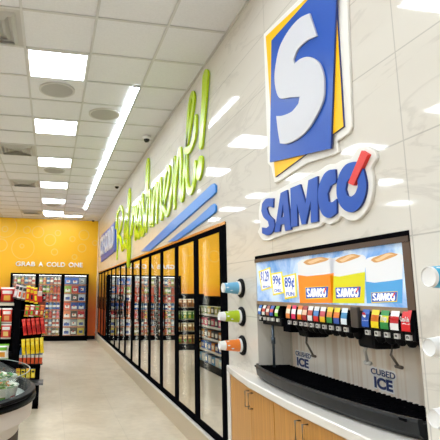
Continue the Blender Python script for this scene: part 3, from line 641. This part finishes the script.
for i in range(40):
    y = 1.72+i*.0348
    q = (y-yy0)/(yy1-yy0); X = fx(q)+.03
    m.box(X, W+.2, y, y+.012, tz1-.015, tz1-.003)
for i in range(5): m.box(W-.04+.045*i, W-.032+.045*i, 1.72, NY1-.02, tz1-.0152, tz1-.006)
m.build('grille', BLACK, tray)
# ---------------------------------------------------------------- counter and cabinets
def cfx(y):   # front line of the worktop
    T = [(-1.2, 1.24), (1.2, 1.235), (2.4, 1.235), (3.0, 1.27), (3.45, 1.335), (3.64, 1.372)]
    return interp(T, y)
ys = [-1.2, 0, 1.0, 1.8, 2.4, 2.7, 3.0, 3.2, 3.4, 3.56, 3.64]
top_ = NZ0-.001
vs = []; fs = []
for y in ys:
    X = cfx(y); vs += [(X+.004, y, top_-.045), (X, y, top_-.04), (X, y, top_-.005), (X+.005, y, top_), (W-.001, y, top_), (W-.001, y, top_-.045)]
for i in range(len(ys)-1):
    for j in range(6): fs.append((i*6+j, (i+1)*6+j, (i+1)*6+(j+1) % 6, i*6+(j+1) % 6))
fs += [tuple(range(6)), tuple((len(ys)-1)*6+j for j in range(5, -1, -1))]
MB().add(vs, fs).build('worktop', QUARTZ, label='white stone worktop below the soda dispenser', category='worktop', at=(W, 2, top_))
MB().box(W-.03, W-.001, 3.605, 3.665, 0, top_-.046).build('filler_strip', C('e2ded6', .4), label='narrow white upright strip between glass doors and wooden cabinets', category='filler strip', at=(W, 3.63, 0))
for n, (ya, ys_, yb2) in enumerate(((3.6, 3.01, 2.642), (2.638, 2.285, 1.93), (1.926, 1.57, 1.2), (1.196, .84, .48))):
    lab = ['light oak base cabinet at the left end under the worktop', 'light oak base cabinet in the middle under the dispenser', 'light oak base cabinet right of the middle one, mostly out of frame', 'light oak base cabinet nearest the camera under the worktop'][n]
    t = thing('base_cabinet', (W, (ya+yb2)/2, 0), lab, 'cabinet', 'oak base cabinets')
    def dxf(y): return cfx(y)+.022
    zt = top_-.047
    vs = []
    for y in (ya, ys_, yb2):
        vs += [(min(dxf(y)+.02, W-.012), y, .1), (W-.001, y, .1), (W-.001, y, zt), (min(dxf(y)+.02, W-.012), y, zt)]
    MB().add(vs, [(0, 1, 2, 3), (8, 11, 10, 9)]+[(j+o, (j+1) % 4+o, (j+1) % 4+o+4, j+o+4) for o in (0, 4) for j in range(4)]).build('body', C('a87f4a', .5), t)
    MB().box(W-.06, W-.001, yb2, ya, 0, .1).build('plinth', BLACKM, t)
    for (p, q, hs) in ((ya, ys_, -1), (ys_, yb2, 1)):
        p -= .002; q += .002
        vs = []
        for y in (p, q): vs += [(dxf(y), y, .11), (min(dxf(y)+.018, W-.008), y, .11), (min(dxf(y)+.018, W-.008), y, zt-.004), (dxf(y), y, zt-.004)]
        d = MB().add(vs, [(0, 1, 2, 3), (4, 7, 6, 5)]+[(j, (j+1) % 4, (j+1) % 4+4, j+4) for j in range(4)]).build('door', WOOD, t)
        hy = ys_+.035*(-hs)
        hx = dxf(hy)
        MB().tube([(hx, hy, .795), (hx-.03, hy, .795), (hx-.03, hy, .70), (hx, hy, .70)], .0045).build('handle', C('8d8579', .3, metal=1), d)
# ---------------------------------------------------------------- cup dispensers
def cups(y, z, col, nm, lab, tip=True):
    t = thing('cup_dispenser', (W, y, z), lab[0], 'cup dispenser', 'round cup dispensers in the wall')
    MB().lathe([(0.0704, .002), (0.072, -.008), (0.0656, -.016), (0.0544, -.018), (0.0512, -.014), (0.0512, .0)], (W, y, z), (1, 0, 0)).build('ring', BLACKM, t)
    MB().lathe([(0.0512, -.008), (0, -.008)], (W, y, z), (1, 0, 0)).build('throat', BLACK, t)
    c = thing('paper_cup', (W, y, z), lab[1], 'cup', 'paper cups in the wall dispensers')
    m = MB(); m.lathe([(0.0496, -.02), (0.0496, -.034), (0.0472, -.036)], (W, y, z), (1, 0, 0)); m.build('rim', WHITE, c)
    MB().lathe([(0.0456, -.03), (0.0348, -.14)], (W, y, z), (1, 0, 0)).build('printed_body', C(col, .4), c, label=nm+' printed sleeve')
    m = MB().lathe([(0.0448, -.03), (0.0336, -.136), (0.0336, -.141)], (W, y, z), (1, 0, 0)); m.lathe([(0.03504, -.139), (0.034, -.146), (0.0328, -.15), (0.0296, -.178), (0.028, -.183), (0.0264, -.178), (0, -.177)] if tip else [(0.03504, -.139), (0.0344, -.147), (0.0328, -.15), (0.0312, -.146), (0, -.145)], (W, y, z), (1, 0, 0))
    m.build('paper_bottom', WHITE, c)
    m = MB()
    for a in range(9):
        th = a*2.399; r0 = .0545-.004*(a % 3); h = -.05-.03*(a % 3)
        p = []
        rr = lambda hh: .0456-(-.03-hh)/.11*.0108+.0006
        for da in (0, .25, .5, .25): pass
        q = [(h, th), (h-.012, th+.15), (h-.024, th), (h-.012, th-.15)]
        m.add([Vector((W+hh, y+math.sin(tt)*rr(hh), z+math.cos(tt)*rr(hh))) for hh, tt in q], [(0, 1, 2, 3)])
    m.build('print_pattern', C('e8f2f6' if col != 'e87a22' else 'f6b26a', .4), c)
cups(3.40, 1.458, '6fb5dc', 'light blue', ('black round cup dispenser left of the soda machine, topmost', 'light blue paper cup in the top dispenser left of the soda machine'), False)
cups(3.40, 1.25, 'b4cc1e', 'lime', ('black round cup dispenser left of the soda machine, middle one', 'lime green paper cup in the middle dispenser left of the soda machine'))
cups(3.40, 1.042, 'f0812a', 'orange', ('black round cup dispenser left of the soda machine, lowest', 'orange paper cup in the lowest dispenser left of the soda machine'))
cups(1.412, 1.48, '3fb0d8', 'bright blue', ('cup dispenser at the right edge of the picture, topmost', 'blue paper cup at the right edge, white end toward the aisle, topmost'), False)
cups(1.402, 1.25, 'd8604a', 'red orange', ('cup dispenser at the right edge of the picture, middle', 'white ended paper cup at the right edge, middle one'))
cups(1.41, 1.028, 'd9d6d2', 'white', ('cup dispenser at the right edge of the picture, lowest', 'plain white paper cup at the right edge, lowest, near the drip tray'))
# ---------------------------------------------------------------- gondola shelving with bags
def bag(xc, y, zc, w, h, c1, c2, c3, lab, group, rot=0, dep=.05, name='snack_bag', cat='snack bag', fdir=(0, -1)):
    m = MB(); nx, nz = 8, 10; vs = []; cs, sn = math.cos(rot), math.sin(rot)
    for s in (-1, 1):
        for j in range(nz+1):
            v = j/nz*2-1
            for i in range(nx+1):
                u = i/nx*2-1
                th = dep*.5*(max(0, 1-abs(u)**2.6)*max(0, 1-abs(v)**4))**.6
                wr = .004*math.sin(7*u+3*v+xc*30)
                pu = u*w/2*(1-.05*(1-abs(v))); pv = v*h/2
                a = pu*cs-pv*sn; b_ = pu*sn+pv*cs; off = s*(th+.0008)+wr*(1-abs(v))
                if fdir == (0, -1): vs.append((xc+a, y+off, zc+b_))
                else: vs.append((xc+off, y+a, zc+b_))
    n1 = (nx+1)*(nz+1)
    for s in range(2):
        for j in range(nz):
            for i in range(nx):
                p = s*n1+j*(nx+1)+i; q = (p, p+1, p+nx+2, p+nx+1)
                m.m = 0
                if 6 <= j <= 7 and 1 <= i <= 6: m.m = 1
                elif 2 <= j <= 4 and 2 <= i <= 5: m.m = 2
                elif j in (0, 9): m.m = 1
                m.f.append(list(q)); m.mi.append(m.m); m.sm.append(True)
    bd = [j*(nx+1) for j in range(nz+1)]+[nz*(nx+1)+i for i in range(1, nx+1)]+[j*(nx+1)+nx for j in range(nz-1, -1, -1)]+[i for i in range(nx-1, 0, -1)]
    for i in range(len(bd)):
        a, b_ = bd[i], bd[(i+1) % len(bd)]; m.f.append([a, b_, b_+n1, a+n1]); m.mi.append(0); m.sm.append(False)
    m.v = vs
    return m.build(name, [C(c1, .28), C(c2, .3), C(c3, .3)], label=lab, category=cat, group=group, at=(xc, y, zc-h/2))
GY = 6.35
# left shelf unit
t = thing('shelf_unit', (-.85, GY+.2, 0), 'black shelf unit of snack bags at the left edge of the picture', 'shelf unit')
MB().box(-1.3, -.45, GY+.28, GY+.32, 0, 1.44).build('back_panel', BLACK, t)
MB().box(-.45, -.38, GY-.03, GY+.32, 0, 1.44).build('end_panel', BLACK, t)
MB().box(-1.3, -.45, GY-.03, GY+.28, 0, .12).build('base_deck', BLACKM, t)
for z in (.38, .64, .90, 1.255):
    s = MB().box(-1.3, -.45, GY-.02, GY+.28, z-.02, z).build('shelf', BLACKM, t)
    if z > 1.2: MB().box(-1.3, -.452, GY-.032, GY-.02, z-.022, z+.012).build('price_rail', C('d9cdb8', .5), s)
LG = 'snack bags on the left shelf unit'
def lx(px, y=GY): return ony(px, 320, y)[0]
def lz(py, px=20, y=GY): return ony(px, py, y)[1]
for n, (px, wd, cols, nm) in enumerate(((5.5, .17, ('d21f1f', 'f2e8e0', 'e8b040'), 'big red chip bag lying full-face on the top shelf under the orange wall'), (-9, .17, ('e8a21a', 'd82a20', 'f4e4b0'), 'yellow chip bag on the top shelf at the left edge'))):
    bag(lx(px), GY+.06, 1.255+.105, wd, .205, *cols, nm, LG, dep=.09)
for r, (py, c) in enumerate(((315.5, ('d8402a', 'f0ece4', 'e8a060')), (331, ('cf3a30', 'f4f0ea', 'e0c070')))):
    for q, px in enumerate((7, -4)):
        bag(lx(px), GY-.05, lz(py)-.0, .125, .185, *c, 'red and white snack bag, %s, %s row under the left price rail' % (('right one', 'left one')[q], ORDN[r]), LG, dep=.05)
bag(lx(4.5), GY-.065, lz(351), .16, .19, 'eeece6', '6db52e', 'd8922e', 'white snack bag with green patches just above the round display case', LG, dep=.07)
bag(lx(-1.5), GY-.105, lz(322), .08, .16, '7ab82e', 'e8e020', 'f0f0e0', 'green snack bag at the very left edge below the price rail', LG, dep=.05)
# endcap display
t = thing('endcap_display', (-.22, GY+.1, 0), 'black end display rack hung with rows of red, yellow and blue packs', 'display rack')
XR = -.062
MB().box(-.378, XR-.03, GY+.1, GY+.14, 0, 1.36).build('back_panel', BLACK, t)
MB().box(-.378, XR-.03, GY-.1, GY+.1, 0, .06).box(-.15, XR-.03, GY-.1, GY+.1, 0, .3).build('base_deck', BLACK, t)
for z, nm in ((1.298, 0), (1.165, 1), (.955, 0), (.74, 0), (.51, 0)):
    s = MB().box(-.378, XR, GY-.06, GY+.1, z, z+.012).build('shelf', BLACKM, t)
    if nm: MB().box(-.3, XR+.005, GY-.075, GY-.06, z-.006, z+.02).build('price_rail', C('c9c6c2', .4), s)
MB().box(-.3, XR+.02, GY-.16, GY+.1, .285, .31).build('bottom_tray', C('55555a', .4), t)
MB().box(-.378, -.36, GY-.07, GY+.1, 0, 1.4).build('upright', BLACK, t)
EG = 'packs hanging on the end display rack'
XS = lambda px: lx(px, GY-.1)
top = [('e8b8b8', '2a2a2a', 'f0f0f0', 'pink and black'), ('f0ece8', '303030', 'e05a30', 'white and black'), ('e8e6e2', '3a3a3a', 'e07030', 'pale grey'), ('e03a20', 'f2d21c', 'f2d21c', 'red and yellow'), ('e8401c', 'f4d81e', '2a2a2a', 'orange red'), ('d8321e', 'f2d21c', 'f2e020', 'deep red')]
for n, (a, b_, c, nm) in enumerate(top):
    bag(XS(15+3.9*n), GY-.1-.036*(n%2), lz(291+.9*n, 25), .052, .2, a, b_, c, '%s slanted snack pack on the top row, %s from the left' % (nm, ORDN[n]), EG, rot=-.22+.06*n, dep=.035)
for n in range(4):
    c = [('d8402a', 'e8d030', '5aa830'), ('cf3028', 'f0ece4', '7cb83a'), ('d84a30', '5aa830', 'f0ece4'), ('b03020', 'e87830', 'e8c060')][n]
    bag(XS(26.5+5*n), GY-.11, lz(310.5, 30), .058, .145, *c, ['red green pouch far left', 'red white pouch second', 'red pouch with green corner', 'brown red pouch at the right end'][n]+' in the second row of the end rack', EG, rot=-.1, dep=.04)
for n in range(5):
    bag(XS(25+4.5*n), GY-.11, lz(326.5-.4*n, 30), .047, .2, ['d01a1c', 'c8181c', 'd4221e', 'b81c1c', 'c82420'][n], 'e84a3a', 'a81418', 'glossy red pouch, %s from the left in the all red row' % ORDN[n], EG, rot=.17, dep=.04)
for n in range(5):
    bag(XS(25+4.5*n), GY-.11, lz(346-.4*n, 30), .046, .19, ['f2cf10', 'f0c80a', 'f4d41a', 'eec60c', 'f2d020'][n], 'f6dc4a', 'e0b808', 'yellow pouch, %s from the left in the all yellow row' % ORDN[n], EG, rot=.1, dep=.04)
for n in range(6):
    x = XS(22.5+4.0*n); y = GY-.035; z0 = .5225
    m = MB(); r = .02; m.m = 1; m.lathe([(0, 0), (r, .002), (r, .075)], (x, y, z0), n=12); m.m = 2; m.lathe([(r, .075), (r, .11)], (x, y, z0), n=12); m.m = 0; m.lathe([(r, .11), (r*.9, .15), (r*.5, .175), (r*.5, .195), (0, .197)], (x, y, z0), n=12)
    m.build('small_bottle', [C('2a62a8', .3), C('d8552a', .35), C('eceae6', .4)], label='small blue, white and orange bottle, %s from the left on the end rack' % ORDN[n], category='bottle', group='blue topped bottles on the end rack', at=(x, y, z0))
for n in range(4):
    bag(XS(21+4.9*n), GY-.125, .42, .05, .125, 'f0d21a', '3a3a2a' if n % 2 else 'e0902a', 'f4e060', 'short yellow pack, %s from the left in the lowest hanging row' % ORDN[n], EG, dep=.035)
m = MB(); a = lx(37, GY-.15)
m.rbox(a-.05, a+.05, GY-.065, GY-.06, lz(302, 37), lz(296, 37), .002); m.build('price_card', C('e02a24', .4), label='small red price card sticking out above the end rack shelves', category='price card', at=(a, GY-.16, 1.32))
for n, (px, py, c) in enumerate(((37.5, 291, 'e9d9d2'), (41.5, 306, '8c3a2a'))):
    m = MB(); zz = (1.311, 1.178)[n]; m.rbox(lx(px, GY-.08)-.045, lx(px, GY-.08)+.04, GY-.05, GY+.01, zz, zz+.11, .008)
    m.build('snack_box', C(c, .5), label=['pale pink snack box on the top right of the end rack', 'brown snack box at the right end of the second rack row'][n], category='box', at=(lx(px), GY-.07, lz(py+5, px)))
# long gondola behind, seen in the door glass
t = thing('long_gondola', (-.42, 8.2, 0), 'long low black shelving seen mirrored in the nearest glass doors', 'shelving')
MB().box(-.44, -.42, 6.75, 9.6, 0, 1.36).build('back_panel', BLACK, t)
MB().box(-.72, -.13, 6.75, 9.6, 0, .12).build('base_deck', BLACKM, t)
MB().box(-.72, -.13, 9.6, 9.63, 0, 1.36).build('end_panel', BLACK, t)
for z in (.36, .58, .8, 1.02):
    s = MB().box(-.42, -.14, 6.75, 9.6, z-.02, z).build('shelf', BLACKM, t); MB().box(-.14, -.132, 6.75, 9.6, z-.025, z+.015).build('price_rail', C('d8d4cc', .5), s)
cc = [['3a8fc8', 'b8d4e8', 'e8e8e8', '5aa0d0', 'c8d0d8', '2a60a8', 'e8eef0', '6ab0d8'], ['2456b0', '3a78c8', '1a3a80', 'e08a2a', '2f62ba', '4a86c8', '1f58bd', 'd8a030'], ['2a2a2c', 'e08a1c', '3a3a3c', '222222', 'c8701c', '303030', 'e8a020', '282828'], ['d81a60', 'e03a78', '303034', 'c81858', '2a2a2a', 'e8487c', 'd82a50', '3a3a3c'], ['8a8a30', '4a6a20', 'a8a040', '303a20', 'c8b050', '5a7a2a', '8a8a50', '404a2a']]
for r, z in enumerate((.12, .36, .58, .8, 1.02)):
    for q in range(8):
        y = 7.9+.2*q; m = MB(); m.rbox(-.33, -.16, y, y+.17, z+.001, z+.15, .008); m.m = 1; m.box(-.1605, -.159, y+.03, y+.14, z+.04, z+.11)
        m.build('goods_box', [C(cc[r][q], .45), C('efe9dc', .5)], label='boxed goods, %s shelf up, %s from near end, long low shelving' % (ORDN[r], ORDN[q]), category='box', group='boxed goods on the long low shelving', at=(-.25, y+.085, z))
t = thing('snack_rack', (-.8, 12.2, 0), 'low black snack rack standing before the back wall coolers', 'rack')
MB().box(-1.2, -.4, 12.2, 12.24, 0, 1.4).build('back_panel', BLACK, t); MB().box(-1.2, -.4, 11.9, 12.2, 0, .14).build('base_deck', BLACKM, t)
for z in (.14, .44, .74, 1.04):
    MB().box(-1.2, -.4, 11.95, 12.2, z-.015, z).build('shelf', BLACKM, t)
    for q in range(6):
        c = [('8a5a30', 'e8c080', '5a9a30'), ('c8a060', 'e8e0c0', '8a4a20'), ('4a8a30', 'e0e8b0', 'd0c040'), ('b87840', 'f0e0c0', '6a3a1a')][int(z*10/3) % 4]
        bag(-1.13+.13*q, 12.04, z+.115, .115, .22, *c, 'brown green snack bag, %s from left, %s shelf up, far rack' % (ORDN[q], ORDN[int(z*10/3)]), 'snack bags on the far rack', dep=.06)
# ---------------------------------------------------------------- round display case
KC = (-.83, 3.52); KR = .755
t = thing('display_case', (KC[0], KC[1], 0), 'low round white and black chilled display case with curved glass', 'display case')
o = (KC[0], KC[1], 0)
MB().lathe([(0, .0), (KR-.1, 0), (KR-.1, .5), (0, .5)], o, n=72).build('base', C('3a2418', .6), t)
MB().lathe([(KR-.1, .5), (KR-.1, .6), (KR-.02, .6), (KR-.014, .70), (KR-.025, .702)], o, n=72).build('body', C('e4e0dc', .35), t)
MB().lathe([(KR-.02, .698), (KR+.005, .705), (KR+.008, .72), (KR-.01, .732), (KR-.01, .74), (KR+.002, .748), (KR-.002, .765), (KR-.03, .775), (KR-.05, .765), (KR-.05, .66)], o, n=72).build('rim', mat('rim_black', (.004, .004, .005), .4, spec=.1), t)
MB().lathe([(KR-.05, .69), (KR-.052, .70), (0, .70)], o, n=72).build('inner_deck', C('d8dcda', .4), t)
MB().lathe([(KR-.009, .7335), (KR-.005, .736), (KR-.009, .7385)], o, n=72).build('rim_trim', CHROME, t)
MB().lathe([(KR-.038, .77), (KR-.04, .88), (KR-.046, .88), (KR-.044, .77)], o, n=72).build('glass_screen', CLEAR2, t)
MB().lathe([(KR-.046, .88), (KR-.046, .884), (KR-.04, .884), (KR-.04, .88)], o, n=72).build('glass_edge', C('8f9a96', .3), t)
for n, (x, y) in enumerate(((-.325, 3.33), (-.72, 3.1), (-.36, 3.69), (-.73, 3.47))):
    lab = ['salad bowl with white and green label nearest the right edge of the display case', 'salad bowl at the front left inside the display case', 'salad bowl farther back along the curved glass', 'salad bowl in the middle of the display case'][n]
    b_ = thing('salad_bowl', (x, y, .701), lab, 'food container', 'salad bowls in the display case'); oo = (x, y, .701)
    MB().lathe([(0, 0), (.118, 0), (.146, .112), (.15, .115)], oo, n=28).build('bowl', mat('pale_plastic', hexc('e6ebe4'), .2), b_)
    m = MB()
    for q in range(9):
        a0 = q*.7+n; a1 = a0+.42; rr = lambda h: .118+.028*h/.112+.0012
        vs = [(x+math.cos(a)*rr(h), y+math.sin(a)*rr(h), .701+h) for h in (.012, .06) for a in (a0, (a0+a1)/2, a1)]
        m.m = q % 3; m.add(vs, [(0, 1, 4, 3), (1, 2, 5, 4)])
    m.build('label_print', [C('6fb52e', .4), C('3d8f4a', .4), C('c86a6a', .4)], b_)
    sal = MB(); random.seed(n)
    for q in range(110):
        a = random.random()*6.28; r = .13*math.sqrt(random.random()); s = .012+.01*random.random(); zz = .802+.022*random.random()
        th = random.random()*3.14; ca, sa = math.cos(th)*s, math.sin(th)*s; sal.m = random.choice([0, 0, 0, 1, 2, 3])
        c0 = Vector((x+math.cos(a)*r, y+math.sin(a)*r, zz)); tl = random.uniform(-.01, .01)
        sal.add([c0+Vector((ca, sa, tl)), c0+Vector((-sa, ca, .006)), c0+Vector((-ca, -sa, -tl)), c0+Vector((sa, -ca, .004)), c0+Vector((0, 0, -.008))], [(0, 1, 2, 3), (0, 4, 1), (1, 4, 2), (2, 4, 3), (3, 4, 0)])
    sal.build('salad', [C('3f8a3a', .5), C('a8cc6a', .5), C('e08a3a', .5), C('eeeae0', .5)], b_)
    MB().lathe([(.151, .114), (.153, .12), (.145, .15), (.1, .158), (0, .16)], oo, n=28).build('lid', CLEAR2, b_)
# ---------------------------------------------------------------- world and view
wd = bpy.data.worlds.new('world'); S.world = wd; wd.use_nodes = True
wd.node_tree.nodes['Background'].inputs[0].default_value = (.8, .85, 1, 1); wd.node_tree.nodes['Background'].inputs[1].default_value = .3
vs_ = S.view_settings; vs_.view_transform = 'Standard'; vs_.look = 'None'; vs_.gamma = 1; vs_.use_curve_mapping = False; vs_.exposure = 1.3
S.cycles.use_denoising = True
S.cycles.max_bounces = 10; S.cycles.diffuse_bounces = 5; S.cycles.glossy_bounces = 5; S.cycles.transparent_max_bounces = 12
S.cycles.sample_clamp_indirect = 8
